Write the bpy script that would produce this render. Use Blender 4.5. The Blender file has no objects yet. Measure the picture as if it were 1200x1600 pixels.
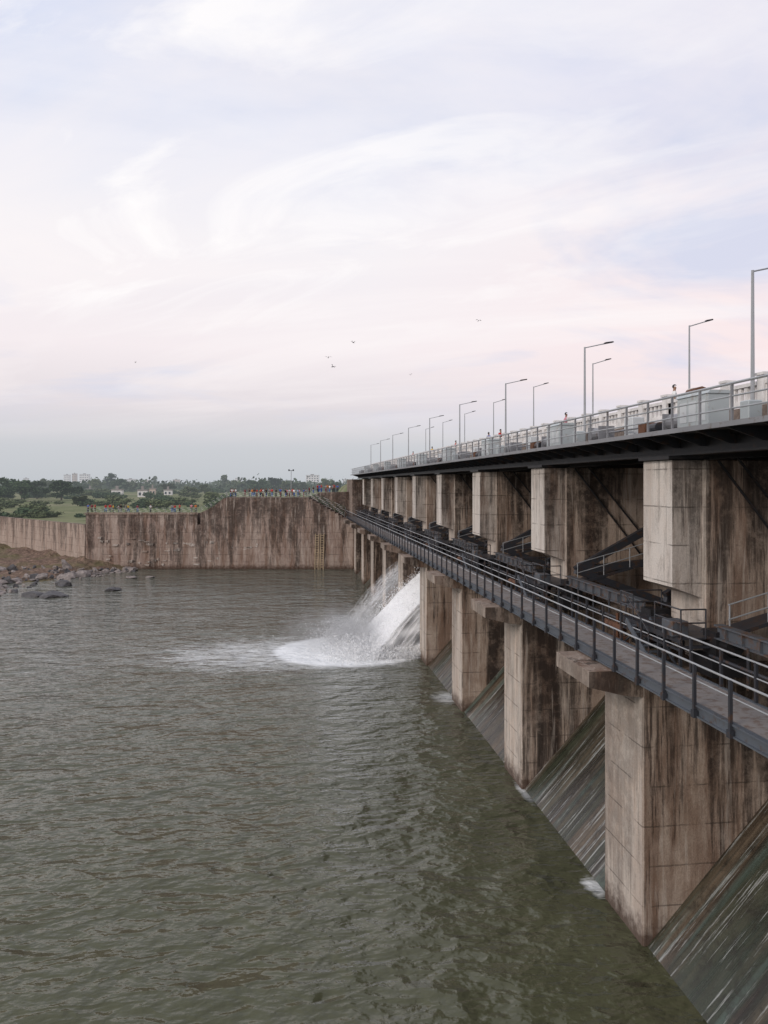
import bpy, bmesh, math, random
from mathutils import Vector, Matrix, noise
random.seed(7)
R=math.radians
scn=bpy.context.scene
col=scn.collection
H=17.4
def W(u,d,z=None,v=None):
    k=(u-600)/1200
    zz = z if z is not None else H+d*(756-v)/1200
    return Vector((d*(.1265+.992*k), d*(.992-.1265*k), zz))
def CW(xc,d,z):
    return Vector((d*.1265+.992*xc, d*.992-.1265*xc, z))
# ------------------------------------------------------------ node helpers
def newmat(name):
    m=bpy.data.materials.new(name); m.use_nodes=True
    nt=m.node_tree; nt.nodes.clear()
    out=nt.nodes.new('ShaderNodeOutputMaterial')
    return m,nt,out
class N:
    def __init__(s,nt): s.nt=nt
    def new(s,t,**kw):
        n=s.nt.nodes.new(t)
        for k,v in kw.items(): setattr(n,k,v)
        return n
    def link(s,a,b): s.nt.links.new(a,b)
    def setin(s,sock,v):
        if isinstance(v,bpy.types.NodeSocket): s.link(v,sock)
        else: sock.default_value=v
    def math(s,op,a,b=None,c=None,clamp=False):
        n=s.new('ShaderNodeMath',operation=op); n.use_clamp=clamp
        s.setin(n.inputs[0],a)
        if b is not None: s.setin(n.inputs[1],b)
        if c is not None: s.setin(n.inputs[2],c)
        return n.outputs[0]
    def pos(s):
        return s.new('ShaderNodeNewGeometry').outputs['Position']
    def scale(s,vec,sc,loc=(0,0,0)):
        n=s.new('ShaderNodeMapping'); s.link(vec,n.inputs[0])
        n.inputs['Scale'].default_value=sc; n.inputs['Location'].default_value=loc
        return n.outputs[0]
    def noise(s,vec,scale,detail=4,rough=.5,dist=0):
        n=s.new('ShaderNodeTexNoise'); s.link(vec,n.inputs['Vector'])
        n.inputs['Scale'].default_value=scale; n.inputs['Detail'].default_value=detail
        n.inputs['Roughness'].default_value=rough; n.inputs['Distortion'].default_value=dist
        return n.outputs[0]
    def ramp(s,f,stops):
        n=s.new('ShaderNodeValToRGB'); s.link(f,n.inputs[0])
        cr=n.color_ramp
        while len(cr.elements)<len(stops): cr.elements.new(.5)
        for e,(p,c) in zip(cr.elements,stops):
            e.position=p; e.color=(c[0],c[1],c[2],1) if not isinstance(c,(int,float)) else (c,c,c,1)
        return n.outputs[0]
    def mix(s,f,a,b,blend='MIX'):
        n=s.new('ShaderNodeMix',data_type='RGBA',blend_type=blend)
        s.setin(n.inputs[0],f)
        for i,v in ((6,a),(7,b)):
            if isinstance(v,bpy.types.NodeSocket): s.link(v,n.inputs[i])
            else: n.inputs[i].default_value=(v[0],v[1],v[2],1)
        return n.outputs[2]
    def sep(s,v):
        n=s.new('ShaderNodeSeparateXYZ'); s.link(v,n.inputs[0]); return n.outputs
    def comb(s,x,y,z):
        n=s.new('ShaderNodeCombineXYZ')
        for i,v in enumerate((x,y,z)): s.setin(n.inputs[i],v)
        return n.outputs[0]
    def bump(s,h,strength=.3,dist=.05):
        n=s.new('ShaderNodeBump'); s.link(h,n.inputs['Height'])
        n.inputs['Strength'].default_value=strength; n.inputs['Distance'].default_value=dist
        return n.outputs[0]
    def bsdf(s,colr,rough=.8,metal=0,normal=None,spec=None,ior=None):
        n=s.new('ShaderNodeBsdfPrincipled')
        if isinstance(colr,bpy.types.NodeSocket): s.link(colr,n.inputs['Base Color'])
        else: n.inputs['Base Color'].default_value=(colr[0],colr[1],colr[2],1)
        s.setin(n.inputs['Roughness'],rough); n.inputs['Metallic'].default_value=metal
        if normal is not None: s.link(normal,n.inputs['Normal'])
        if spec is not None: n.inputs['Specular IOR Level'].default_value=spec
        if ior: n.inputs['IOR'].default_value=ior
        return n.outputs[0]
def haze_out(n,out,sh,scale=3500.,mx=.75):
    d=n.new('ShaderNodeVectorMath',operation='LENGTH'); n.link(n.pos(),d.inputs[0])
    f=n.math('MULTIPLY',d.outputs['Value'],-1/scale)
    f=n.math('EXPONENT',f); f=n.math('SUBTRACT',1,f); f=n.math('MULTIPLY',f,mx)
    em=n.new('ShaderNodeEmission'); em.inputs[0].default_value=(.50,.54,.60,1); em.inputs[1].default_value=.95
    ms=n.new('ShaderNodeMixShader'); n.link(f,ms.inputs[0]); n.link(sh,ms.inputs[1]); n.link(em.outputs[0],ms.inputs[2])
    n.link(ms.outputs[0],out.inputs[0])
M={}
def simple(name,c,rough=.7,metal=0,var=.25,scale=3,spec=.4,haze=False):
    m,nt,out=newmat(name); n=N(nt)
    f=n.noise(n.pos(),scale,5,.6)
    cc=n.mix(n.ramp(f,[(.3,0),(.7,1)]),[x*(1-var) for x in c],[min(1,x*(1+var)) for x in c])
    sh=n.bsdf(cc,rough,metal,n.bump(f,.2,.02),spec)
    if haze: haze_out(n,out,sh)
    else: n.link(sh,out.inputs[0])
    M[name]=m; return m
def concrete(name,base,lite,left,streak=1.0,tide=True,zs=.05,keep=.5,blotch=.6,toprun=.22,cov=0.0,split=True,joint=.55):
    m,nt,out=newmat(name); n=N(nt)
    p=n.pos(); x,y,z=n.sep(p)
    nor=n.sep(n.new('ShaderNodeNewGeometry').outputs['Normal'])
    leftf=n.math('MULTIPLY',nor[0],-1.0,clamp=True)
    wide=n.noise(n.scale(p,(1,1,.5)),.35,7,.68)
    fine=n.noise(p,2.4,10,.72)
    grit=n.noise(p,16,4,.7)
    broad=n.noise(n.scale(p,(1,1,.11),(3,8,1)),.42,4,.55,.1)
    s1=n.noise(n.scale(p,(1,1,zs)),1.7,8,.74,.08)
    s2=n.noise(n.scale(p,(1,1,zs*.8),(13,4,2)),5.5,7,.72,.05)
    c=n.mix(n.ramp(wide,[(.38,0),(.6,1)]),base,lite)
    c=n.mix(n.math('MULTIPLY',leftf,.85),c,left)  # left-facing sides: sky light painted in as a paler colour, besides fewer stains
    c=n.mix(n.ramp(n.noise(n.scale(p,(1,1,.6)),.8,9,.72,.3),[(.48,0),(.62,blotch)]),c,[q*1.28 for q in lite])
    w2=n.noise(n.scale(p,(1,1,.10),(5,5,5)),1.0,8,.7,.1)
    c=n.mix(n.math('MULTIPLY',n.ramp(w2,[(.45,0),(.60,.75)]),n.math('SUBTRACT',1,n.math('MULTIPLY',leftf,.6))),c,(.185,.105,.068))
    c=n.mix(n.ramp(n.noise(n.scale(p,(1,1,.4)),1.7,10,.78,.2),[(.52,0),(.7,.5)]),c,(.115,.085,.068))
    c=n.mix(n.ramp(grit,[(.4,0),(.8,.3)]),c,(.07,.055,.045))
    if split: hf=n.math('MULTIPLY',n.math('SUBTRACT',z,n.math('MULTIPLY',n.math('GREATER_THAN',z,10.39),10.39)),.1)
    else: hf=n.math('MULTIPLY',z,.08)
    up=n.math('MULTIPLY',n.math('SUBTRACT',hf,.5),toprun)
    bb=n.math('ADD',n.math('MULTIPLY',n.math('SUBTRACT',broad,.5),1.1),up)
    t1=n.math('ADD',n.math('ADD',s1,bb),cov)
    a=n.ramp(t1,[(.50,0),(.56,.75),(.66,1)])
    t2=n.math('ADD',n.math('ADD',s2,n.math('MULTIPLY',bb,.5)),cov)
    b=n.ramp(t2,[(.55,0),(.61,.85)])
    st=n.math('MAXIMUM',a,b)
    br=n.ramp(n.math('ADD',n.math('MULTIPLY',fine,.5),n.math('MULTIPLY',n.noise(p,.7,5,.7),.5)),[(.36,.3),(.52,1)])
    st=n.math('MULTIPLY',n.math('MULTIPLY',st,br),streak)
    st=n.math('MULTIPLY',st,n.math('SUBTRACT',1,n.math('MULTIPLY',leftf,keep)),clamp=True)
    c=n.mix(st,c,(.028,.021,.018))
    s3=n.noise(n.scale(p,(1,1,.06),(31,7,2)),2.2,7,.7,.1)
    c=n.mix(n.ramp(s3,[(.57,0),(.66,.6)]),c,(.56,.48,.41))
    fr=n.math('FRACT',n.math('MULTIPLY',n.math('ADD',z,n.math('MULTIPLY',fine,.08)),1/1.5))
    j=n.math('MULTIPLY',n.math('LESS_THAN',fr,.035),n.ramp(n.noise(p,.8,3,.6),[(.42,0),(.55,1)]))
    c=n.mix(n.math('MULTIPLY',j,joint),c,(.05,.04,.033))
    if tide:
        tz=n.math('ADD',z,n.math('MULTIPLY',n.math('SUBTRACT',fine,.5),-2.2))
        t=n.ramp(n.math('DIVIDE',tz,2.2),[(.1,1),(.5,0)])
        c=n.mix(n.math('MULTIPLY',t,.85),c,(.06,.034,.023))
    h=n.math('ADD',n.math('ADD',fine,n.math('MULTIPLY',grit,.25)),n.math('MULTIPLY',j,-.5))
    n.link(n.bsdf(c,.92,0,n.bump(h,.7,.07),.2),out.inputs[0])
    M[name]=m
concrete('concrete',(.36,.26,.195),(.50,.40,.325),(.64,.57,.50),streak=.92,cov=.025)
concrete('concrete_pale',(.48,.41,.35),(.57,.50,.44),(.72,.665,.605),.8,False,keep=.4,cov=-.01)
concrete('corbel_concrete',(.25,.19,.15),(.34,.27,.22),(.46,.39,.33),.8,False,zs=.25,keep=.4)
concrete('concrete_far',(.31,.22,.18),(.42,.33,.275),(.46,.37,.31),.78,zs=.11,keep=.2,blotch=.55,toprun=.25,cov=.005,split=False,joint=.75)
# chute
m,nt,out=newmat('chute'); n=N(nt); p=n.pos(); x,y,z=n.sep(p)
q=n.comb(n.math('MULTIPLY',n.math('ADD',x,n.math('MULTIPLY',z,-1)),.06),y,n.math('MULTIPLY',n.math('ADD',x,z),.03))
f1=n.noise(q,1.3,9,.72,.05); f2=n.noise(p,1.3,10,.78,.3); f3=n.noise(q,.55,3,.5); f4=n.noise(q,4.5,7,.75,.03); f5=n.noise(q,.8,4,.6,.1)
c=n.mix(n.ramp(f1,[(.42,0),(.62,1)]),(.026,.020,.014),(.14,.105,.07))
c=n.mix(n.ramp(f3,[(.48,0),(.60,.65)]),c,(.030,.048,.028))
c=n.mix(n.math('MULTIPLY',n.ramp(f5,[(.54,0),(.62,1)]),.45),c,(.11,.17,.15))
c=n.mix(n.ramp(f2,[(.48,0),(.64,.75)]),c,(.020,.016,.011))
c=n.mix(n.ramp(f4,[(.57,0),(.62,.75)]),c,(.42,.43,.41))
n.link(n.bsdf(c,n.ramp(f1,[(.3,.15),(.7,.5)]),0,n.bump(f2,.6,.1),.5),out.inputs[0]); M['chute']=m
def steel(name,c,rust,amt,rough=.5):
    m,nt,out=newmat(name); n=N(nt); p=n.pos()
    f=n.noise(p,2.5,8,.7)
    cc=n.mix(n.ramp(f,[(.62-amt*.3,0),(.75-amt*.3,1)]),c,rust)
    cc=n.mix(n.ramp(n.noise(p,.6,4,.6),[(.3,0),(.8,.4)]),cc,[q*.5 for q in c])
    n.link(n.bsdf(cc,rough,.15,n.bump(f,.2,.01),.4),out.inputs[0]); M[name]=m
steel('steel_dark',(.045,.047,.055),(.10,.055,.035),.35)
steel('steel_blue',(.12,.135,.155),(.10,.065,.045),.2)
steel('beam_grey',(.11,.12,.135),(.14,.08,.05),.45)
steel('steel_grey',(.26,.26,.27),(.14,.10,.08),.2)
steel('steel_black',(.022,.021,.023),(.065,.038,.028),.25)
steel('floor_plate',(.29,.265,.25),(.19,.135,.105),.45,.8)
steel('white_paint',(.66,.68,.68),(.33,.27,.22),.1,.6)
steel('hoist_paint',(.50,.54,.54),(.33,.27,.22),.25,.5)
steel('galvanised',(.40,.41,.42),(.3,.27,.24),.15,.4)
steel('rusty_brown',(.17,.08,.045),(.09,.04,.025),.4,.8)
simple('parapet_white',(.72,.69,.66),.85,0,.2,2)
simple('asphalt',(.06,.06,.06),.9)
simple('rock_grey',(.24,.205,.185),.85,0,.45,1.5)
simple('rock_dark',(.075,.07,.07),.6,0,.4,2)
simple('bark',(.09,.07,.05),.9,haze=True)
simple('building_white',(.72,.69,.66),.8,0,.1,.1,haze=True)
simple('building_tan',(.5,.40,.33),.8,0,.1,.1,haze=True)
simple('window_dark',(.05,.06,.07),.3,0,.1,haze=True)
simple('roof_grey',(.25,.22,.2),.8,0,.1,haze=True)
simple('skin',(.30,.17,.11),.6,0,.08)
simple('hair_black',(.012,.01,.01),.6)
simple('bird_dark',(.05,.05,.055),.8)
simple('tan_timber',(.42,.32,.21),.8,0,.3,1)
m,nt,out=newmat('cloth'); n=N(nt)
oi=n.new('ShaderNodeObjectInfo')
n.link(n.bsdf(oi.outputs['Color'],.85),out.inputs[0]); M['cloth']=m
m,nt,out=newmat('striped_rail'); n=N(nt); x,y,z=n.sep(n.pos())
f=n.math('LESS_THAN',n.math('FRACT',n.math('MULTIPLY',n.math('ADD',n.math('ADD',x,n.math('MULTIPLY',z,.9)),n.math('MULTIPLY',y,.3)),.8)),.5)
n.link(n.bsdf(n.mix(f,(.6,.62,.57),(.03,.12,.06)),.5),out.inputs[0]); M['striped_rail']=m
def foliage(name,a,b,haze=True):
    m,nt,out=newmat(name); n=N(nt); p=n.pos()
    f=n.noise(p,.35,3,.6); oi=n.new('ShaderNodeObjectInfo')
    c=n.mix(n.ramp(f,[(.35,0),(.65,1)]),a,b)
    c=n.mix(n.math('MULTIPLY',oi.outputs['Random'],.4),c,[q*1.35 for q in b])
    sh=n.bsdf(c,.8,0,None,.2)
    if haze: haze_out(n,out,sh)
    else: n.link(sh,out.inputs[0])
    M[name]=m
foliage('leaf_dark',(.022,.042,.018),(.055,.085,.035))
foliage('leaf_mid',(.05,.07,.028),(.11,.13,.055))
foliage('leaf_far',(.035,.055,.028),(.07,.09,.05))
# land
m,nt,out=newmat('land'); n=N(nt); p=n.pos()
f=n.noise(n.scale(p,(.6,1.6,1)),.012,6,.6); g=n.noise(p,.15,8,.7); h=n.noise(n.scale(p,(.4,1.5,1)),.035,5,.6)
c=n.mix(n.ramp(f,[(.38,0),(.62,1)]),(.125,.15,.06),(.21,.21,.11))
c=n.mix(n.ramp(g,[(.45,0),(.7,.7)]),c,(.07,.085,.035))
c=n.mix(n.ramp(h,[(.54,0),(.66,.7)]),c,(.28,.23,.17))
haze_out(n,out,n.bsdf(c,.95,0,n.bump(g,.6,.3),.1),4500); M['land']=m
# bank
m,nt,out=newmat('bank'); n=N(nt); p=n.pos(); z=n.sep(p)[2]
g=n.noise(p,1.1,10,.78); f=n.noise(p,.12,5,.6)
c=n.mix(n.ramp(g,[(.38,0),(.62,1)]),(.08,.055,.042),(.31,.21,.155))
c=n.mix(n.ramp(f,[(.48,0),(.62,.7)]),c,(.14,.13,.06))
n.link(n.bsdf(c,.95,0,n.bump(g,1,.5),.2),out.inputs[0]); M['bank']=m
# water
m,nt,out=newmat('water'); n=N(nt); p=n.pos(); px,py,pz=n.sep(p)
w1=n.noise(n.scale(p,(.75,1.25,1)),.28,3,.5,.3)
w2=n.noise(n.scale(p,(.65,1.3,1),(3,9,1)),.65,2.5,.45,.3)
w2b=n.noise(n.scale(p,(.8,1.1,1),(31,2,1)),1.5,2.5,.45,.3)
w3=n.noise(n.scale(p,(.9,1.1,1)),4.2,3,.5,.2)
ridge=n.math('SUBTRACT',.5,n.math('ABSOLUTE',n.math('SUBTRACT',w2,.5)))
big=n.noise(n.scale(p,(.5,1,1)),.05,4,.55)
amp=n.ramp(big,[(.3,.7),(.7,1.3)])
hgt=n.math('ADD',n.math('MULTIPLY',w1,2.4),n.math('ADD',n.math('MULTIPLY',ridge,1.4),n.math('MULTIPLY',w3,.10)))
hgt=n.math('ADD',hgt,n.math('ADD',n.math('MULTIPLY',w2b,.55),n.math('MULTIPLY',w2,.7)))
hgt=n.math('MULTIPLY',hgt,amp)
def ell(cx,cy,sx,sy):
    a=n.math('DIVIDE',n.math('SUBTRACT',px,cx),sx); b=n.math('DIVIDE',n.math('SUBTRACT',py,cy),sy)
    e=n.math('ADD',n.math('MULTIPLY',a,a),n.math('MULTIPLY',b,b))
    return n.math('SUBTRACT',1,e,clamp=True)
core=ell(6.5,80,9.5,8.5); mid=ell(-1,79.5,17,11); trail=ell(-16,80,40,14)
s0=ell(13.2,31.8,.6,1.3); s1=ell(12.9,61.5,1.8,2.4); s2=ell(13.3,42.0,.4,2.2); s3=ell(9,97,6,7)
fn=n.noise(n.scale(p,(.5,1.4,1)),.9,11,.78,.9)
def fo(mask,lo,hi,amtt=1.,g=4.0):
    t=n.math('SUBTRACT',n.math('ADD',fn,n.math('MULTIPLY',mask,hi)),lo)
    t=n.math('MULTIPLY',t,g,clamp=True)
    return n.math('MULTIPLY',n.math('MULTIPLY',t,amtt),n.math('MULTIPLY',mask,2.5,clamp=True))
foam=n.math('MAXIMUM',fo(core,.60,.95),fo(mid,.60,.30,.8,3.0))
foam=n.math('MAXIMUM',foam,fo(trail,.60,.12,.5,3.0))
for s_ in (s0,s1,s2): foam=n.math('MAXIMUM',foam,fo(s_,.64,.36,.7))
foam=n.math('MAXIMUM',foam,fo(s3,.6,.3,.7))
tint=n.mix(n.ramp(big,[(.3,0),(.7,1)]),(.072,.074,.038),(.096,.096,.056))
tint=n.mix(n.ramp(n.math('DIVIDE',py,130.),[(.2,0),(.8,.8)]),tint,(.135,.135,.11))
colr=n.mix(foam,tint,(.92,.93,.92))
rg=n.math('ADD',.04,n.math('MULTIPLY',foam,.6))
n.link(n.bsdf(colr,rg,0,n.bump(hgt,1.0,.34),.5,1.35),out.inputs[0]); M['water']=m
# jet
def jetmat(name,lo,hi,mx,sx=9):
    m,nt,out=newmat(name); n=N(nt)
    uv=n.new('ShaderNodeUVMap').outputs[0]; u_,v_,_=n.sep(uv)
    f=n.noise(n.scale(uv,(sx,1.6,1)),2.2,10,.72,.5)
    f2=n.noise(n.pos(),1.3,9,.78)
    a=n.ramp(n.math('ADD',n.math('MULTIPLY',f,.45),n.math('MULTIPLY',f2,.55)),[(lo,0),(hi,mx)])
    ed=n.math('MULTIPLY',n.math('MULTIPLY',u_,n.math('SUBTRACT',1,u_)),25,clamp=True)
    a=n.math('MULTIPLY',a,ed)
    d=n.new('ShaderNodeBsdfDiffuse'); d.inputs[0].default_value=(.98,.98,.98,1)
    nv=n.new('ShaderNodeVectorMath',operation='NORMALIZE'); ad=n.new('ShaderNodeVectorMath',operation='ADD')
    n.link(n.new('ShaderNodeNewGeometry').outputs['Normal'],ad.inputs[0]); ad.inputs[1].default_value=(-1.6,-1.0,2.2)
    n.link(ad.outputs[0],nv.inputs[0]); n.link(nv.outputs[0],d.inputs['Normal'])
    t=n.new('ShaderNodeBsdfTranslucent'); t.inputs[0].default_value=(.98,.98,.98,1)
    mm=n.new('ShaderNodeMixShader'); mm.inputs[0].default_value=.12
    n.link(d.outputs[0],mm.inputs[1]); n.link(t.outputs[0],mm.inputs[2])
    tr=n.new('ShaderNodeBsdfTransparent'); ms=n.new('ShaderNodeMixShader')
    n.link(a,ms.inputs[0]); n.link(tr.outputs[0],ms.inputs[1]); n.link(mm.outputs[0],ms.inputs[2])
    n.link(ms.outputs[0],out.inputs[0]); M[name]=m
jetmat('jet_white',.24,.46,.98,3.0); jetmat('jet_thin',.44,.68,.45,8)
m,nt,out=newmat('droplets'); n=N(nt); n.link(n.bsdf((.95,.95,.95),.5),out.inputs[0]); M['droplets']=m
m,nt,out=newmat('mist'); n=N(nt)
tc=n.new('ShaderNodeTexCoord'); L=n.new('ShaderNodeVectorMath',operation='LENGTH'); n.link(tc.outputs['Object'],L.inputs[0])
fall=n.math('SUBTRACT',1,L.outputs['Value'],clamp=True)
nz=n.ramp(n.noise(n.pos(),.45,5,.6),[(.35,0),(.7,1)])
dn=n.math('MULTIPLY',n.math('MULTIPLY',fall,nz),.34)
vs=n.new('ShaderNodeVolumeScatter'); vs.inputs['Color'].default_value=(.99,.99,.99,1); n.link(dn,vs.inputs['Density'])
n.link(vs.outputs[0],out.inputs['Volume']); M['mist']=m
# ------------------------------------------------------------ mesh helper
class MB:
    def __init__(s): s.v=[]; s.f=[]
    def hexa(s,P):
        b=len(s.v); s.v+= [tuple(p) for p in P]
        for q in ((0,3,2,1),(4,5,6,7),(0,1,5,4),(1,2,6,5),(2,3,7,6),(3,0,4,7)): s.f.append(tuple(b+i for i in q))
    def box(s,x0,y0,z0,x1,y1,z1):
        s.hexa([(x0,y0,z0),(x1,y0,z0),(x1,y1,z0),(x0,y1,z0),(x0,y0,z1),(x1,y0,z1),(x1,y1,z1),(x0,y1,z1)])
    def tube(s,a,b,r,r2=None,n=6):
        a=Vector(a); b=Vector(b); r2=r if r2 is None else r2
        d=(b-a).normalized(); up=Vector((0,0,1)) if abs(d.z)<.9 else Vector((1,0,0))
        e=d.cross(up).normalized(); g=d.cross(e)
        i0=len(s.v)
        for c,rr in ((a,r),(b,r2)):
            for k in range(n):
                t=2*math.pi*k/n; s.v.append(tuple(c+e*math.cos(t)*rr+g*math.sin(t)*rr))
        for k in range(n): s.f.append((i0+k,i0+(k+1)%n,i0+n+(k+1)%n,i0+n+k))
        s.f.append(tuple(i0+k for k in reversed(range(n)))); s.f.append(tuple(i0+n+k for k in range(n)))
    def bar(s,a,b,w,h):
        a=Vector(a); b=Vector(b); d=(b-a).normalized()
        up=Vector((0,0,1)) if abs(d.z)<.95 else Vector((1,0,0))
        e=d.cross(up).normalized()*w/2; g=e.cross(d).normalized()*h/2
        s.hexa([a-e-g,a+e-g,b+e-g,b-e-g,a-e+g,a+e+g,b+e+g,b-e+g])
    def prism(s,pts,off):
        o=Vector(off); b=len(s.v); k=len(pts)
        s.v+=[tuple(p) for p in pts]+[tuple(Vector(p)+o) for p in pts]
        s.f.append(tuple(b+i for i in range(k))); s.f.append(tuple(b+k+i for i in reversed(range(k))))
        for i in range(k): j=(i+1)%k; s.f.append((b+j,b+i,b+k+i,b+k+j))
    def quad(s,c,e,g):
        b=len(s.v); s.v+=[tuple(c-e-g),tuple(c+e-g),tuple(c+e+g),tuple(c-e+g)]; s.f.append((b,b+1,b+2,b+3))
    def build(s,name,mat,parent=None,bevel=0,smooth=False,loc=None):
        me=bpy.data.meshes.new(name); me.from_pydata(s.v,[],s.f); me.validate()
        bm=bmesh.new(); bm.from_mesh(me)
        bmesh.ops.recalc_face_normals(bm,faces=bm.faces)
        if bevel: bmesh.ops.bevel(bm,geom=list(bm.edges),offset=bevel,segments=1,affect='EDGES',profile=.5)
        bm.to_mesh(me); bm.free()
        if smooth:
            for p in me.polygons: p.use_smooth=True
        me.materials.append(M[mat] if isinstance(mat,str) else mat)
        o=bpy.data.objects.new(name,me); col.objects.link(o)
        if parent: o.parent=parent
        if loc is not None: o.location=loc
        return o
def tag(o,label=None,cat=None,group=None,kind=None):
    if label: o['label']=label
    if cat: o['category']=cat
    if group: o['group']=group
    if kind: o['kind']=kind
    return o
def empty(name,loc,rz=0):
    o=bpy.data.objects.new(name,None); col.objects.link(o); o.location=loc; o.rotation_euler=(0,0,rz); o.empty_display_size=.3; return o
def dup(o,parent=None):
    c=o.copy(); col.objects.link(c)
    if parent: c.parent=parent
    for ch in list(o.children): dup(ch,c)
    return c
def linkmesh(name,src,parent,loc,rz=0):
    o=bpy.data.objects.new(name,src.data); col.objects.link(o); o.parent=parent; o.location=loc; o.rotation_euler=(0,0,rz); return o
ORD=['nearest','second','third','fourth','fifth','sixth','seventh','eighth','ninth','tenth','eleventh','twelfth']
# ------------------------------------------------------------ world, light, camera
w=bpy.data.worlds.new('World'); scn.world=w; w.use_nodes=True
nt=w.node_tree; nt.nodes.clear(); n=N(nt)
wo=n.new('ShaderNodeOutputWorld')
sky=n.new('ShaderNodeTexSky',sky_type='NISHITA'); sky.sun_disc=False; sky.sun_elevation=R(28); sky.sun_rotation=R(240)
b1=n.new('ShaderNodeBackground'); n.link(sky.outputs[0],b1.inputs[0]); b1.inputs[1].default_value=.1
dr=n.new('ShaderNodeTexCoord').outputs['Generated']
x,y,z=n.sep(dr)
zc=n.math('ADD',n.math('MAXIMUM',z,0),.14)
qx=n.math('DIVIDE',x,zc); qy=n.math('DIVIDE',y,zc)
base=n.ramp(z,[(0,(.55,.58,.62)),(.045,(.61,.625,.665)),(.10,(.80,.74,.77)),(.17,(.95,.87,.89)),(.30,(.95,.92,.95)),(.42,(.81,.84,.96)),(.56,(.70,.75,.93)),(1,(.55,.62,.8))])
pk=n.math('MULTIPLY',n.math('SUBTRACT',x,.10),2.2,clamp=True)
band=n.ramp(z,[(.04,0),(.13,1),(.28,.75),(.5,.35)])
base=n.mix(n.math('MULTIPLY',n.math('MULTIPLY',pk,band),.8),base,(1.0,.82,.82))
c1=n.noise(n.comb(n.math('MULTIPLY',qx,.4),n.math('ADD',n.math('MULTIPLY',qy,.85),n.math('MULTIPLY',qx,.25)),0),1.1,8,.58,.6)
c2=n.noise(n.comb(n.math('ADD',n.math('MULTIPLY',qx,1.1),n.math('MULTIPLY',qy,.25)),n.math('ADD',n.math('MULTIPLY',qy,1.5),n.math('MULTIPLY',qx,.75)),9.1),1.5,9,.58,.9)
c3=n.noise(n.comb(n.math('MULTIPLY',qx,.6),n.math('MULTIPLY',qy,.8),7),1.1,6,.55,.6)
lowm=n.ramp(z,[(.05,0.0),(.16,1)])
cc=n.mix(n.math('MULTIPLY',n.ramp(c3,[(.46,0),(.62,.75)]),lowm),base,(.63,.69,.87))
cc=n.mix(n.math('MULTIPLY',n.ramp(c1,[(.46,0),(.64,.8)]),lowm),cc,(1.02,.96,.96))
lf=n.math('SUBTRACT',.75,n.math('MULTIPLY',x,1.0),clamp=True)
wm=n.math('MULTIPLY',n.ramp(c2,[(.50,0),(.66,.95)]),n.math('MULTIPLY',n.ramp(z,[(.16,0),(.26,1)]),lf))
cc=n.mix(wm,cc,(1.08,1.05,1.04))
b2=n.new('ShaderNodeBackground'); n.link(cc,b2.inputs[0]); b2.inputs[1].default_value=1.0
ms=n.new('ShaderNodeMixShader'); ms.inputs[0].default_value=.96
n.link(b1.outputs[0],ms.inputs[1]); n.link(b2.outputs[0],ms.inputs[2]); n.link(ms.outputs[0],wo.inputs[0])
sl=bpy.data.lights.new('sun','SUN'); sl.energy=1.25; sl.angle=R(18); sl.color=(1,.92,.85)
so=bpy.data.objects.new('sun',sl); col.objects.link(so)
so.rotation_euler=Vector((.76,.47,-.42)).to_track_quat('-Z','Y').to_euler()
cam=bpy.data.cameras.new('camera'); co=bpy.data.objects.new('camera',cam); col.objects.link(co)
co.location=(0,0,H); co.rotation_euler=(R(90),0,-R(7.27)); cam.sensor_fit='HORIZONTAL'; cam.sensor_width=36; cam.lens=36; cam.shift_y=-44/1200; cam.clip_end=20000; cam.clip_start=.1
scn.camera=co
scn.view_settings.view_transform='Standard'; scn.view_settings.look='None'; scn.view_settings.exposure=0
# ------------------------------------------------------------ setting
b=MB(); b.v=[(-900,-200,0),(30,-200,0),(30,200,0),(-900,200,0)]; b.f=[(0,1,2,3)]
tag(b.build('river_water','water'),kind='structure')
b=MB(); b.v=[(23.2,-60,16.2),(900,-60,16.2),(900,168,16.2),(23.2,168,16.2)]; b.f=[(0,1,2,3)]
tag(b.build('reservoir_water','water'),kind='structure')
front=[(-900,1150),(-400,500),(-230,328),(-97.6,194.8),(-61.9,158.8),(-50,163.4),(-30,163.4),(-8,165),(0,172),(40,178),(200,190),(900,200)]
fp=[]
for a,c in zip(front,front[1:]):
    for i in range(5): fp.append(Vector((a[0]+(c[0]-a[0])*i/5,a[1]+(c[1]-a[1])*i/5)))
fp.append(Vector(front[-1]))
b=MB(); rows=60
for r in range(rows+1):
    t=r/rows; t=t**3.2
    for j,p in enumerate(fp):
        far=Vector((-11000+20000*j/(len(fp)-1),9500)); q=p.lerp(far,t)
        dd=(q-p).length
        z=8.5 + (0 if r==0 else min(1,dd/60)*(noise.noise(Vector((q.x/60,q.y/60,0)))*1.0+noise.noise(Vector((q.x/17,q.y/17,3)))*.4))
        b.v.append(tuple(CW(q.x,q.y,z)))
nj=len(fp)
for r in range(rows):
    for j in range(nj-1): b.f.append((r*nj+j,r*nj+j+1,(r+1)*nj+j+1,(r+1)*nj+j))
tag(b.build('grass_plain','land',smooth=True),kind='structure')
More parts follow.
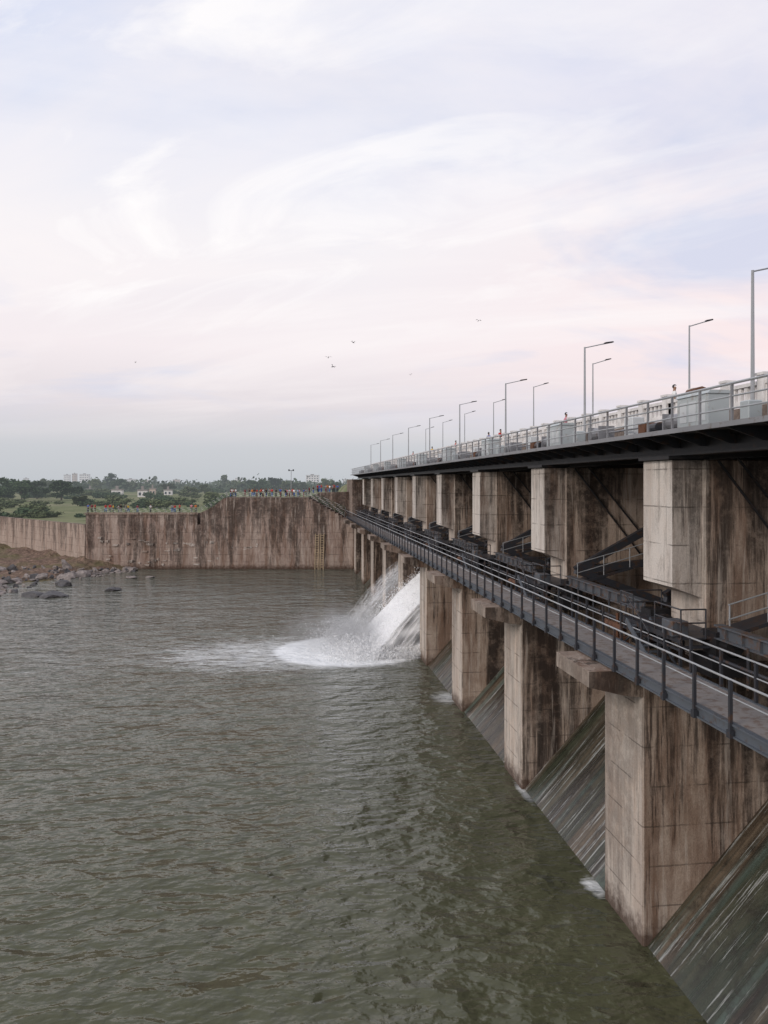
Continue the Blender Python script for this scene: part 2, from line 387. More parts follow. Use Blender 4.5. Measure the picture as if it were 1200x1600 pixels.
# riverbank
b=MB(); us=[-900+i*6 for i in range(190)]; rows=40
def far_d(u):
    if u>133: return 158.5
    k=(u-600)/1200; s=(k*158+61.5)/(-35.5-36*k)
    return max(158,min(158+36*max(s,0),420))
def near_d(u):
    return 150 if u>190 else 150-.17*(190-u)
def bank_z(t,u,p):
    z=-.75+ t*(2.9 if u<133 else 2.9*max(0,1-(u-133)/110))
    z+=(noise.noise(p*.12)*.9+noise.noise(p*.45)*.6+noise.noise(p*1.3)*.35)*(.5+.5*t)
    return z
for r in range(rows+1):
    t=r/rows
    for u in us:
        d=max(60,near_d(u))*(1-t)+far_d(u)*t; p=W(u,d,0); p.z=bank_z(t,u,p) if r else -1.5
        b.v.append(tuple(p))
nj=len(us)
for r in range(rows):
    for j in range(nj-1): b.f.append((r*nj+j,r*nj+j+1,(r+1)*nj+j+1,(r+1)*nj+j))
bank=b.build('riverbank','bank'); tag(bank,kind='structure')
# embankment
b=MB(); g=22
for i in range(g+1):
    for j in range(g+1):
        X=8+ (i/g)*70; Y=168+(j/g)*70
        hgt=18.5-max(0,(16-X))*1.2-max(0,Y-200)*.25
        p=Vector((X,Y,0)); b.v.append((X,Y,max(7.5,hgt)+noise.noise(p*.3)*.5))
for i in range(g):
    for j in range(g): b.f.append((i*(g+1)+j,(i+1)*(g+1)+j,(i+1)*(g+1)+j+1,i*(g+1)+j+1))
tag(b.build('embankment','land',smooth=True),kind='structure')
# ------------------------------------------------------------ piers
S0=27.4; NB=9
root=empty('dam_pier',(13.3,S0,0))
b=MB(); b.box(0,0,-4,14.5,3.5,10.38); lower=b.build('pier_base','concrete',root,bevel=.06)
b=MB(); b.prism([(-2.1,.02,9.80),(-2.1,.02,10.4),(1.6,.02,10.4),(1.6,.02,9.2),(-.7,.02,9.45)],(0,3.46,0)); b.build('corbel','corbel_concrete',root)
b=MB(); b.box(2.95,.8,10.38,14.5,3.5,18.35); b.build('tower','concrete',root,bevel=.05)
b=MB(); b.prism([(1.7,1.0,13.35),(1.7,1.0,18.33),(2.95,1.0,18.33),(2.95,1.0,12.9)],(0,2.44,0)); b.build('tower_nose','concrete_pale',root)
b=MB(); b.box(1.5,.9,18.36,3.2,3.5,18.5); b.build('bearing_plate','steel_black',root)
piers=[root]
for i in range(1,NB):
    piers.append(dup(root)); 
desc=['nearest dam pier, whole foot visible at lower right','second dam pier from the camera','third dam pier from the camera','fourth dam pier, its edge against the white water jet','fifth dam pier, behind the white jet','sixth dam pier, beyond both water jets','seventh dam pier, small under the walkway','eighth dam pier, next to the last one','last and farthest dam pier, near the far wall']
for i,o in enumerate(piers):
    o.location=(13.3,S0+15*i,0); tag(o,'stained concrete '+desc[i],'dam pier','concrete piers of the dam')
o=dup(root); o.location=(13.3,S0-15,0); tag(o,'stained concrete dam pier closest of all, just outside the right edge','dam pier','concrete piers of the dam')
# chutes
ch=MB(); pf=[(-.6,-4),(-.1,-.2),(5.0,5.35),(7.4,8.0),(8.3,8.75),(9.3,9.1),(10.4,9.0),(13,7.5),(14.2,-4)]
ch.prism([(a,-.05,z) for a,z in pf],(0,11.6,0)); c0=ch.build('spillway_chute','chute')
for i in range(-1,NB):
    o=c0 if i==-1 else c0.copy()
    if i>=0: col.objects.link(o)
    o.location=(13.4,S0+3.5+15*i,0)
    t='nearest sloping spillway chute at the lower right corner' if i==-1 else '%s sloping mossy spillway chute from the camera, behind the %s pier'%(ORD[i+1],ORD[i])
    tag(o,t,'spillway','spillway chutes between piers')
# radial gates
root=empty('radial_gate',(16.3,0,12.5))
b=MB(); K=10
for k in range(K):
    a0=R(-28+68*k/K); a1=R(-28+68*(k+1)/K)
    pts=[(7*math.cos(a0),0,7*math.sin(a0)),(7*math.cos(a1),0,7*math.sin(a1)),(7.15*math.cos(a1),0,7.15*math.sin(a1)),(7.15*math.cos(a0),0,7.15*math.sin(a0))]
    b.prism(pts,(0,11.4,0))
b.build('skin_plate','steel_dark',root)
for yy in (.5,10.9):
    for a in (-20,5,28):
        b=MB(); b.bar((0,yy,0),(6.95*math.cos(R(a)),yy,6.95*math.sin(R(a))),.35,.4); b.build('arm','steel_dark',root)
for i in range(NB):
    o=root if i==0 else dup(root)
    o.location=(16.3,S0+3.55+15*i,12.5); tag(o,'dark steel radial gate between the %s dam pier and the one behind it'%ORD[i],'dam gate','radial gates of the dam')
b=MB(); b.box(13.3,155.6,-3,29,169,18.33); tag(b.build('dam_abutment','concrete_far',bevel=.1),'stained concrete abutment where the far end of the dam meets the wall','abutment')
# ------------------------------------------------------------ lower walkway
root=empty('steel_walkway',(12.2,10,10.42))
L=146; 
b=MB(); b.box(.08,0,.28,1.8,L,.34); b.build('floor','floor_plate',root)
b=MB(); b.box(-.02,0,0.03,.08,L,.40); b.box(-.1,0,0.03,-.02,L,.08); b.box(-.1,0,.35,-.02,L,.40); b.build('side_beam','steel_blue',root)
b=MB(); b.box(1.8,0,0,1.9,L,.38); b.build('side_beam','steel_blue',root)
b=MB()
for k in range(39): b.box(.08,k*3.75+.5,.02,1.8,k*3.75+.62,.26)
b.build('cross_beams','steel_black',root)
nP=int(L/1.875)
for side,x0 in (('outer',-.06),('inner',1.86)):
    b=MB(); top=1.25
    b.tube((x0,0,.34+top),(x0,L,.34+top),.034,n=8); b.tube((x0,0,.34+top*.62),(x0,L,.34+top*.62),.024,n=6)
    rl=b.build('railing','galvanised',root)
    pm=MB(); pm.box(-.045,-.045,-.3,.045,.045,top-.02); pm.box(-.07,-.09,-.34,.07,.09,-.12)
    p0=pm.build('post','steel_dark',rl,loc=(x0-.06 if x0<0 else x0,.3,.36))
    for k in range(1,nP): linkmesh('post',p0,rl,(x0-.06 if x0<0 else x0,.3+k*1.875,.36))
tag(root,'long narrow steel walkway with pipe railings running along the dam piers','walkway')
# ------------------------------------------------------------ gate access platforms
root=empty('access_platform',(13.3,S0,10.4))
b=MB(); 
b.box(1.0,-.9,1.28,3.0,4.2,1.34)
b.box(1.0,-.9,1.14,1.06,4.2,1.28); b.box(2.94,-.9,1.14,3.0,4.2,1.28)
b.build('platform','steel_dark',root)
b=MB()
for k in range(5): b.box(.72,1.2+k*.34,.35+k*.2,1.72,1.5+k*.34,.39+k*.2)
b.bar((.72,1.0,.15),(.72,3.0,1.35),.05,.22); b.bar((1.74,1.0,.15),(1.74,3.0,1.35),.05,.22)
b.build('stair','steel_blue',root)
b=MB()
for yy in (-.85,.8,2.4,4.15):
    for xx in (1.04,2.96): b.box(xx-.05,yy-.05,.0,xx+.05,yy+.05,1.135)
    b.box(1.04,yy-.04,.95,2.96,yy+.04,1.05)
for xx in (1.04,2.96): b.box(xx-.04,-.85,.85,xx+.04,4.15,.94)
b.bar((1.04,-.85,.1),(1.04,.8,1.1),.06,.06); b.bar((1.04,4.15,.1),(1.04,2.4,1.1),.06,.06)
b.build('support_frame','steel_dark',root)
for y0 in (-1.5,3.55):
    b=MB()
    b.box(1.9,y0,.0,3.4,y0+1.45,.7); b.box(2.2,y0+.25,.7,3.1,y0+1.15,1.6); b.tube((2.65,y0-.25,1.15),(2.65,y0+1.7,1.15),.34,n=14)
    b.build('trunnion_block','steel_black',root)
b=MB()
for zz in (1.34+.55,1.34+1.05): 
    b.tube((1.03,-.9,zz),(1.03,1.1,zz),.03); b.tube((1.03,3.0,zz),(1.03,4.2,zz),.03); b.tube((1.03,4.2,zz),(2.9,4.2,zz),.03); b.tube((1.03,-.9,zz),(2.0,-.9,zz),.03)
for (xx,yy) in ((1.03,-.9),(1.03,1.1),(1.03,3.0),(1.03,4.2),(2.9,4.2),(2.0,-.9)): b.tube((xx,yy,1.3),(xx,yy,2.4),.03)
b.tube((.72,1.0,1.25),(.72,3.0,2.4),.03); b.tube((.72,1.0,.2),(.72,1.0,1.25),.03)
b.build('railing','steel_dark',root)
b=MB()
b.hexa([(3.0,-.75,1.25),(9.5,-.75,3.0),(9.5,.3,3.0),(3.0,.3,1.25),(3.0,-.75,1.4),(9.5,-.75,3.15),(9.5,.3,3.15),(3.0,.3,1.4)])
b.build('ramp','steel_dark',root)
b=MB()
for zz in (.6,1.15): b.tube((3.0,-.72,1.35+zz),(9.5,-.72,3.1+zz),.03)
for k in range(5):
    xx=3.05+k*1.55; zz=1.35+(xx-3)*.269; b.tube((xx,-.72,zz),(xx,-.72,zz+1.15),.03)
b.build('ramp_railing','galvanised',root)
b=MB(); b.tube((4.2,.6,8.0),(8.2,.6,3.2),.05); b.tube((3.4,.62,7.9),(7.4,.62,2.9),.05); b.build('hoist_rod','steel_black',root)
b=MB(); b.box(.85,-.6,1.34,1.5,.2,1.9); b.build('junction_box','beam_grey',root,bevel=.02)
b=MB(); b.tube((1.2,4.3,.7),(1.2,6.2,.7),.16,n=10); b.tube((1.2,4.9,.2),(1.2,4.9,1.3),.07); b.box(.9,4.6,0,1.6,5.6,.25); b.build('valve_pipe','rusty_brown',root)
b=MB(); b.tube((2.0,-6.5,.75),(2.0,-1.2,.75),.07); b.tube((2.0,4.6,.75),(2.0,8.3,.75),.07)
for yy in (-5.5,-3.5,5.8,7.6): b.tube((2.0,yy,.1),(2.0,yy,1.5),.045)
b.build('pipe_run','steel_dark',root)
plats=[root]+[dup(root) for i in range(1,NB)]
for i,o in enumerate(plats):
    o.location=(13.3,S0+15*i,10.4); tag(o,'dark steel access platform with small stair and ramp on the %s dam pier'%ORD[i],'platform','access platforms on the dam piers')
b=MB(); b.box(0,0,.1,.36,9.2,.16); b.box(0,0,.56,.36,9.2,.62); b.box(.14,0,.16,.22,9.2,.56)
for k in range(9): b.box(.02,.5+k,.16,.14,.54+k,.56)
beam=b.build('tie_beam','beam_grey')
for i in range(-1,NB):
    o=beam if i==-1 else beam.copy()
    if i>=0: col.objects.link(o)
    o.location=(15.5,S0+4.7+15*i,11.65)
    tag(o,('blue grey steel beam at the right edge, before the nearest dam pier' if i<0 else 'blue grey steel beam spanning behind the walkway just past the %s dam pier'%ORD[i]),'steel beam','steel beams between the dam piers')
# ------------------------------------------------------------ bridge deck
root=empty('dam_bridge',(13.8,5,18.35)); L=160
b=MB(); b.box(0,0,.90,4.1,L,1.0); b.build('service_platform','steel_dark',root)
b=MB(); b.box(-.06,0,.86,-.002,L,1.03); b.build('edge_strip','steel_grey',root)
for xx in (1.4,5.2,12.6):
    b=MB(); b.box(xx,0,.16,xx+.5,L,.24); b.box(xx,0,.78,xx+.5,L,.895); b.box(xx+.2,0,.24,xx+.3,L,.78); b.build('girder','steel_black',root)
br=MB(); br.prism([(.02,0,.895),(1.6,0,.895),(1.6,0,.45),(1.4,0,.45)],(0,.07,0)); b0=br.build('bracket','steel_dark',root,loc=(0,1,0))
for k in range(1,84): linkmesh('bracket',b0,root,(0,1+k*1.875,0))
b=MB(); b.box(4.1,0,.86,15.3,L,2.05); b.build('road_slab','concrete_far',root)
b=MB(); b.box(4.6,0,2.052,14.9,L,2.1); b.build('road_surface','asphalt',root)
b=MB(); x0=.05
for h_,r_ in ((1.2,.045),(.8,.03),(.42,.03)): b.tube((x0,0,1.0+h_),(x0,L,1.0+h_),r_)
rl=b.build('railing','galvanised',root)
pm=MB(); pm.box(-.035,-.035,0,.035,.035,1.18); p0=pm.build('post','steel_grey',rl,loc=(x0,.6,1.0))
for k in range(1,84): linkmesh('post',p0,rl,(x0,.6+k*1.875,1.0))
for xx,nm in ((4.15,'l'),(14.95,'r')):
    b=MB(); b.box(xx+.05,0,2.12,xx+.25,L,2.32); b.box(xx+.02,0,2.86,xx+.28,L,3.0)
    for k in range(int(L/.42)): b.box(xx+.08,.1+k*.42,2.32,xx+.22,.28+k*.42,2.86)
    pp=b.build('parapet','parapet_white',root)
    pm=MB(); pm.box(xx-.03,0,2.06,xx+.33,.42,3.2); pm.box(xx-.08,-.05,3.2,xx+.38,.47,3.3)
    p0=pm.build('parapet_pillar','parapet_white',pp,loc=(0,2,0))
    for k in range(1,63): linkmesh('parapet_pillar',p0,pp,(0,2+k*2.5,0))
tag(root,'road bridge along the dam top with dark girders, white parapet and grey side railing','bridge')
# hoists
root=empty('gate_hoist',(15,0,19.35))
b=MB(); b.box(0,0,.12,.8,2.2,1.30); b.prism([(-.05,-.05,1.30),(.85,-.05,1.30),(.75,-.05,1.42),(.05,-.05,1.42)],(0,2.3,0)); b.box(.05,.05,0,.75,2.15,.12); b.build('housing','hoist_paint',root)
b=MB()
for yy in (.2,.85,1.5): b.box(-.012,yy,.35,-.002,yy+.5,1.1)
b.build('door_panel','white_paint',root)
b=MB(); b.tube((.7,2.7,.55),(.7,3.9,.55),.34,n=16); b.box(.3,2.6,0,1.1,2.7,.9); b.box(.3,3.9,0,1.1,4.0,.9); b.build('drum','steel_grey',root)
b=MB(); b.tube((.5,4.6,.4),(.5,5.3,.4),.22,n=12); b.box(.2,4.55,0,.8,5.3,.18); b.build('motor','steel_dark',root)
b=MB(); b.box(.3,5.6,0,.9,6.2,.7); b.build('gearbox','rusty_brown',root,bevel=.04)
b=MB(); b.tube((.7,4.0,.55),(.7,11.5,.55),.05); b.build('drive_shaft','steel_grey',root)
b=MB(); b.tube((.7,10.5,.55),(.7,11.7,.55),.34,n=16); b.box(.3,10.4,0,1.1,10.5,.9); b.box(.3,11.7,0,1.1,11.8,.9); b.build('drum','steel_grey',root)
b=MB(); b.box(.9,8.0,0,1.5,8.9,1.15); b.build('control_box','white_paint',root,bevel=.03)
b=MB(); b.box(.0,12.6,0,.5,13.1,.8); b.build('control_box','hoist_paint',root,bevel=.03)
hr=[root]+[dup(root) for i in range(1,NB)]
for i,o in enumerate(hr):
    o.location=(15,S0-1.6+15*i,19.355); tag(o,'pale grey gate hoist with housing and drums above the %s dam pier'%ORD[i],'gate hoist','gate hoists on the bridge')
o=dup(root); o.location=(15,S0-16.6,19.355); tag(o,'pale grey gate hoist nearest the right edge of the frame','gate hoist','gate hoists on the bridge')
b=MB(); b.prism([(.1,1.2,1.43),(.8,1.2,1.43),(.7,1.2,1.62),(.45,1.2,1.7),(.2,1.2,1.62)],(0,.7,0)); b.build('rusty_cover','rusty_brown',root)
# street lamps
root=empty('street_lamp',(0,0,0))
b=MB(); b.box(-.18,-.18,0,.18,.18,.25); b.tube((0,0,.25),(0,0,6.5),.085,.055,n=8); b.build('pole','galvanised',root)
b=MB(); b.tube((0,0,6.45),(1.25,0,6.75),.035,n=6); b.build('arm','galvanised',root)
b=MB(); b.prism([(1.15,-.12,6.70),(1.25,-.14,6.82),(1.75,-.1,6.90),(1.8,-.08,6.84)],(0,.24,0)); b.build('lamp_head','steel_dark',root)
for i in range(9):
    o=root if i==0 else dup(root)
    o.location=(17.7,27.35+16.64*i,19.36); o.scale=(1,1,.955)
    tag(o,'%s street lamp from the camera in the left-hand row above the hoists'%ORD[i],'street lamp','street lamps along the dam bridge')
for i in range(7):
    o=dup(root); o.location=(28.6,51.7+17.4*i,20.4); o.scale=(1,1,1.28)
    tag(o,'%s street lamp from the camera in the far-side row across the road'%ORD[i],'street lamp','street lamps along the dam bridge')
# ------------------------------------------------------------ far walls
fw=Vector((.1265,.992,0))
rs=random.Random(77)
def rough(pts,amp=.9,st=5):
    out=[]
    for a,c in zip(pts,pts[1:]):
        k=max(1,int(abs(c[0]-a[0])/st))
        for i in range(k):
            f=i/k; out.append((a[0]+(c[0]-a[0])*f,a[1]+(c[1]-a[1])*f+(rs.uniform(0,amp) if i else 0),a[2]+(c[2]-a[2])*f))
    out.append(pts[-1]); return out
def wallpoly(pts,thick,name,mat,zb=-3):
    P=[W(u,d,v=v) for (u,v,d) in pts]
    a=P[0].copy(); a.z=zb; e=P[-1].copy(); e.z=zb
    b=MB(); b.prism([a]+P+[e],fw*thick); return b.build(name,mat)
top=[(134,802,157),(308,802,157),(308.5,820,157),(313,819,157),(313.5,801,157),(322,797,157),(330,793,157),(340,786,157),(349,779,157),(356,777,157),(480,777,157)]
v_=777
for k in range(10):
    u_=482+k*5.8; top+= [(u_,v_,157),(u_+.3,v_+3.2,157)]; v_+=3.2
top+=[(551,809,156.2)]
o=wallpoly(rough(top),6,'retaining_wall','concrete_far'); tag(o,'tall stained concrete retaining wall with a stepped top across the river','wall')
b=MB(); P=[W(u,157-.15,v=v) for u,v in ((132,804),(132,801),(309,801),(309,804))]; b.prism(P,fw*.14); cp=b.build('coping','corbel_concrete',o)
rs=random.Random(31)
b=MB()
for i in range(60):
    u=rs.uniform(150,540); v=rs.uniform(840,886); w_=rs.uniform(3,12); h_=rs.uniform(1,3.5)
    P=[W(a,156.6,v=c) for a,c in ((u,v+h_*rs.random()),(u+w_*.2,v-h_*.4),(u+w_,v-h_*rs.random()*.5),(u+w_*.8,v+h_))]; b.prism(P,fw*.35)
b.build('spalled_ledges','concrete_pale',o)
root=empty('wall_ladder',W(498,156.4,z=0))
for du in (-6,2):
    b=MB(); o0=root.location
    for q in (0,5):
        b.bar(W(498+du+q,156.4,v=890)-o0,W(498+du+q+1.2,156.4,v=834)-o0,.28,.2)
    for k in range(14):
        v=886-k*3.8; b.bar(W(498+du,156.38,v=v)-o0,W(498+du+6,156.38,v=v)-o0,.12,.14)
    b.build('ladder_frame','tan_timber',root)
tag(root,'pair of tall tan ladder frames standing against the far wall near the dam','ladder')
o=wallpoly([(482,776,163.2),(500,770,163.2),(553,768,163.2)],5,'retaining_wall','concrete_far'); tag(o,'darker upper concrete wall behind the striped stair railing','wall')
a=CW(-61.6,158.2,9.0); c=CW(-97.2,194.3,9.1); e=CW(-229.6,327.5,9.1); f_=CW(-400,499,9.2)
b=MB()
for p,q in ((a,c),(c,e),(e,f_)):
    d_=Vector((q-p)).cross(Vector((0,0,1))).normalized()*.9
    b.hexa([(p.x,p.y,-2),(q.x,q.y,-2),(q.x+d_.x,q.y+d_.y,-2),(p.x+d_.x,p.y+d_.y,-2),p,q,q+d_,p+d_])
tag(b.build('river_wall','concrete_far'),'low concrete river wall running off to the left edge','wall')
def rail(pts,label,sp=3.2):
    P=[W(u,d,v=v) for u,v,d in pts]
    root=empty('striped_railing',P[0])
    b=MB(); O=P[0]
    for h_ in (.35,.68,1.0):
        for p,q in zip(P,P[1:]): b.tube(p-O+Vector((0,0,h_)),q-O+Vector((0,0,h_)),.03,n=5)
    b.build('rails','striped_rail',root)
    pm=MB(); pm.box(-.035,-.035,0,.035,.035,1.03); p0=None
    for p,q in zip(P,P[1:]):
        k=int((q-p).length/sp)
        for i in range(k+1):
            l=p.lerp(q,i/max(1,k))-O
            if p0 is None: p0=pm.build('post','steel_grey',root,loc=l)
            else: linkmesh('post',p0,root,l)
    tag(root,label,'railing')
rail([(136,801.5,157.3),(308,801.5,157.3)],'green and white striped railing on the lower left part of the far wall')
rail([(314,800,157.3),(330,792.5,157.3),(354,777,157.3)],'striped railing climbing the ramp between lower and upper wall')
rail([(355,777,157.3),(480,777,157.3)],'green and white striped railing along the highest part of the far wall')
rail([(482,777.5,157.2),(538,808,156.7)],'striped stair railing sloping down towards the dam')
rail([(484,775.5,161.5),(540,800,161.2)],'second striped stair railing, behind the sloping one near the dam')
root=empty('lamp_post',W(455,161,v=777))
b=MB(); b.tube((0,0,0),(0,0,5.6),.09,.06); b.build('pole','galvanised',root)
b=MB(); b.bar((-.5,0,5.6),(.5,0,5.6),.1,.1); b.box(-.6,-.2,5.5,-.3,.1,5.85); b.box(.3,-.2,5.5,.6,.1,5.85); b.build('floodlight','steel_dark',root)
tag(root,'lone lamp post with two floodlights standing among people on the far wall','lamp post')
# ------------------------------------------------------------ rocks
def rock_mesh(seed,name):
    bm=bmesh.new(); bmesh.ops.create_icosphere(bm,subdivisions=3,radius=1)
    rs=random.Random(seed); off=Vector((rs.random()*50,rs.random()*50,rs.random()*50))
    planes=[(Vector((rs.gauss(0,1),rs.gauss(0,1),rs.gauss(0,.8))).normalized(),rs.uniform(.45,.8)) for _ in range(9)]
    for v in bm.verts:
        for nn,dd in planes:
            t=v.co.dot(nn)-dd
            if t>0: v.co-=nn*t
        v.co*=1+noise.noise(v.co*1.6+off)*.25; v.co+=noise.noise_vector(v.co*4+off)*.04
    me=bpy.data.meshes.new(name); bm.to_mesh(me); bm.free(); return me
RM=[rock_mesh(i,'rock') for i in range(6)]
for me in RM[:4]: me.materials.append(M['rock_grey'])
for me in RM[4:]: me.materials.append(M['rock_dark'])
wr=[(50,932,32,10,'flat dark rock farthest left in the open water'),(87,931,42,10,'widest flat dark rock in the water'),(101,915,28,12,'humped rock just above the flat dark rocks'),(172,923,28,7,'lone low rock in the water, rightmost of all'),(20,909,22,9,'rock in the water at the left edge of the shore'),(125,900,36,18,'pale boulder at the tip of the shore rubble'),(108,903,28,17,'boulder left of the pale tip boulder'),(5,912,18,8,'small rock cut by the left edge'),(205,903,18,5,'thin rock breaking the surface under the wall'),(236,902,14,4,'last thin rock along the wall foot')]
for i,(u,v,wd,ht,lb) in enumerate(wr):
    d=H*1200/(v-756); o=bpy.data.objects.new('rock',RM[4+i%2] if i<4 else RM[i%4]); col.objects.link(o)
    o.location=W(u,d,.0); s=wd/2400*d*1.2; o.scale=(s,s*.9,ht/1200*d*.85); o.rotation_euler=(0,0,i*1.3); tag(o,lb,'rock')
rr=random.Random(3)
for i in range(150):
    u=rr.uniform(-60,215); t=rr.uniform(.0,.55)
    d=near_d(u)*(1-t)+far_d(u)*t; p=W(u,d,0); z=bank_z(t,u,p)
    s=rr.uniform(.3,.85)*(1.9 if rr.random()<.2 else 1)
    o=bpy.data.objects.new('rock',RM[i%4] if i%3 else RM[4]); col.objects.link(o); o.location=(p.x,p.y,max(z,-.1)+s*.1); o.scale=(s,s*rr.uniform(.7,1.1),s*.6); o.rotation_euler=(rr.random(),rr.random(),rr.random()*6)
    tag(o,'brownish grey boulder among the rubble on the bank below the low river wall','rock','boulders strewn on the riverbank')
# ------------------------------------------------------------ trees
def tree_proto(seed,leaf,wide=1.0,nc=20,nl=80):
    rs=random.Random(seed); root=empty('tree',(0,0,0))
    b=MB(); b.tube((0,0,-.3),(.1,0,3.2),.35,.22,n=7)
    cl=[]
    for i in range(nc):
        a=rs.random()*6.28; r=rs.random()**.6*3.8*wide; z=rs.uniform(1.9,8.2); 
        r*=1-abs(z-4.6)/6.5
        cl.append(Vector((math.cos(a)*r,math.sin(a)*r,z)))
    for c in cl[:7]: b.tube((.1,0,3.0),c,.14,.04,n=5)
    b.build('trunk','bark',root)
    b=MB()
    for c in cl:
        rad=rs.uniform(1.0,1.8)
        for k in range(nl):
            d=Vector((rs.gauss(0,1),rs.gauss(0,1),rs.gauss(0,.8))).normalized()*rad*rs.random()**.4
            e=Vector((rs.gauss(0,1),rs.gauss(0,1),rs.gauss(0,1))).normalized(); g=e.orthogonal().normalized()
            b.quad(c+d,e*rs.uniform(.2,.42),g*rs.uniform(.15,.32))
    b.build('crown',leaf,root)
    return root
TP=[tree_proto(1,'leaf_dark'),tree_proto(2,'leaf_mid',1.15),tree_proto(3,'leaf_dark',1.3),tree_proto(4,'leaf_mid',.8)]
tl=[(8,782,50,36,0),(34,784,40,34,2),(58,779,36,28,0),(96,782,42,32,2),(74,770,28,22,1),(150,768,26,20,1),(174,766,28,27,0),(188,768,24,20,2),(205,768,24,16,1),(242,763,12,20,3),(262,770,26,15,1),(296,775,28,15,1),(332,786,30,18,1),(320,772,24,16,3),(352,765,26,24,3),(372,768,28,18,1),(405,770,32,21,0),(430,768,30,22,2),(448,769,24,18,1),(512,769,26,22,1),(525,771,22,18,0),(125,790,28,16,1),(-20,788,40,34,0),(-60,792,50,36,2),(470,768,24,15,1),(392,768,24,18,2),(118,770,30,18,0)]
used=set(); NUM=['first','second','third','fourth','fifth','sixth','seventh','eighth','ninth','tenth','eleventh','twelfth','thirteenth','fourteenth','fifteenth','sixteenth','seventeenth','eighteenth','nineteenth','twentieth']+['twenty '+q for q in ('first','second','third','fourth','fifth','sixth','seventh','eighth','ninth')]+['thirtieth']+['thirty '+q for q in ('first','second','third','fourth','fifth','sixth','seventh','eighth','ninth')]+['fortieth']
srt=sorted([q[0] for q in tl if q[0]>=0])
for i,(u,vb,wd,ht,k) in enumerate(tl):
    d=8.9*1200/(vb-756); pr=TP[k]
    if k in used: o=dup(pr)
    else: o=pr; used.add(k)
    o.location=W(u,d,8.4); sx=wd/1200*d/8.4; sz=ht/1200*d/9.0; o.scale=(sx,sx,sz); o.rotation_euler=(0,0,i*1.7)
    if u<0: lb='leafy tree outside the left edge of the plain, the %s of two'%('nearer' if vb>790 else 'farther')
    else: lb=('dark' if k in(0,2) else 'lighter green')+' tree on the plain, %s in order from the left'%NUM[srt.index(u)]
    tag(o,lb,'tree','trees scattered over the plain')
def bush_proto(seed):
    rs=random.Random(seed); b=MB()
    for i in range(9):
        c=Vector((rs.gauss(0,.5),rs.gauss(0,.5),rs.uniform(.25,.85)))
        for k in range(45):
            d=Vector((rs.gauss(0,1),rs.gauss(0,1),rs.gauss(0,.8))).normalized()*.42*rs.random()**.4
            e=Vector((rs.gauss(0,1),rs.gauss(0,1),rs.gauss(0,1))).normalized(); g=e.orthogonal().normalized()
            b.quad(c+d,e*rs.uniform(.06,.12),g*rs.uniform(.05,.09))
    return b
BP=[bush_proto(11).build('bush','leaf_mid'),bush_proto(12).build('bush','leaf_dark')]
rs=random.Random(9)
for i in range(120):
    o=BP[i] if i<2 else BP[i%2].copy()
    if i>=2: col.objects.link(o)
    u=rs.uniform(-40,350); vb=rs.choice([rs.uniform(764,780),rs.uniform(776,812)]); d=8.9*1200/(vb-756)
    if u>134 and vb>797: vb=790; d=8.9*1200/34
    if u<=134: d=max(d,far_d(u)+4)
    o.location=W(u,d,8.4); s=rs.uniform(.8,2.0)*(1+d/350); o.scale=(s*1.3,s*1.3,s*.8)
    tag(o,'low green scrub bush on the grassy plain behind the river wall','bush','scrub bushes on the plain')
# far wood
rs=random.Random(5); b=MB()
for i in range(620):
    d=rs.uniform(800,2300); u=rs.uniform(-250,700); h_=rs.uniform(7,15)*(1 if rs.random()<.8 else 1.35)
    c=W(u,d,8.4)
    for k in range(34):
        q=Vector((rs.gauss(0,1)*9,rs.gauss(0,1)*6,abs(rs.gauss(0,.5))*h_))
        if q.z>h_: q.z=h_*rs.random()
        e=Vector((rs.gauss(0,1),rs.gauss(0,1),rs.gauss(0,1))).normalized(); g=e.orthogonal().normalized()
        b.quad(c+q,e*rs.uniform(1.2,2.2),g*rs.uniform(.9,1.6))
tag(b.build('distant_wood','leaf_far'),'hazy belt of woodland along the horizon','woodland',kind='stuff')
def building(u,d,wd,h_,mat,label):
    w_=wd/1200*d; c=W(u,d,8.2); root=empty('building',c,-R(7)); dz=w_*.6
    b=MB(); b.box(-w_/2,0,0,w_/2,dz,h_); b.build('wall',mat,root)
    b=MB(); b.box(-w_/2-.3,-.3,h_,w_/2+.3,dz+.3,h_+.8); b.box(-w_*.15,dz*.3,h_+.8,w_*.1,dz*.6,h_+3.2); b.build('roof','roof_grey',root)
    fl=min(6,max(1,int(h_/3.2))); nc=min(5,max(2,int(w_/4)))
    pm=MB(); pm.box(-w_/nc*.25,-.12,0,w_/nc*.25,-.02,h_/fl*.45); p0=None
    for i in range(fl):
        for j in range(nc):
            l=(-w_/2+(j+.5)*w_/nc,0,h_*(i+.3)/fl)
            if p0 is None: p0=pm.build('window','window_dark',root,loc=l)
            else: linkmesh('window',p0,root,l)
    tag(root,label,'building')
bl=[(40,2400,7,26,'building_white','far white block, leftmost on the horizon'),(104,2500,9,38,'building_white','left one of the paired pale towers on the horizon'),(116,2500,7,42,'building_tan','narrow tan tower between pale towers on the horizon'),(131,2500,14,40,'building_white','wide pale tower, right one of the group above the dark trees'),(203,2200,16,22,'building_white','long low pale block left of the middle of the plain'),(228,2300,10,20,'building_tan','low tan block right of the long pale block'),(275,2400,10,22,'building_tan','small tan block behind the middle of the plain'),(488,1900,20,30,'building_white','pale block above the people on the upper wall'),(372,2300,9,26,'building_white','small pale block above the striped ramp railing'),(540,2000,9,20,'building_white','pale block beside the far end of the dam')]
for q in bl: building(*q)
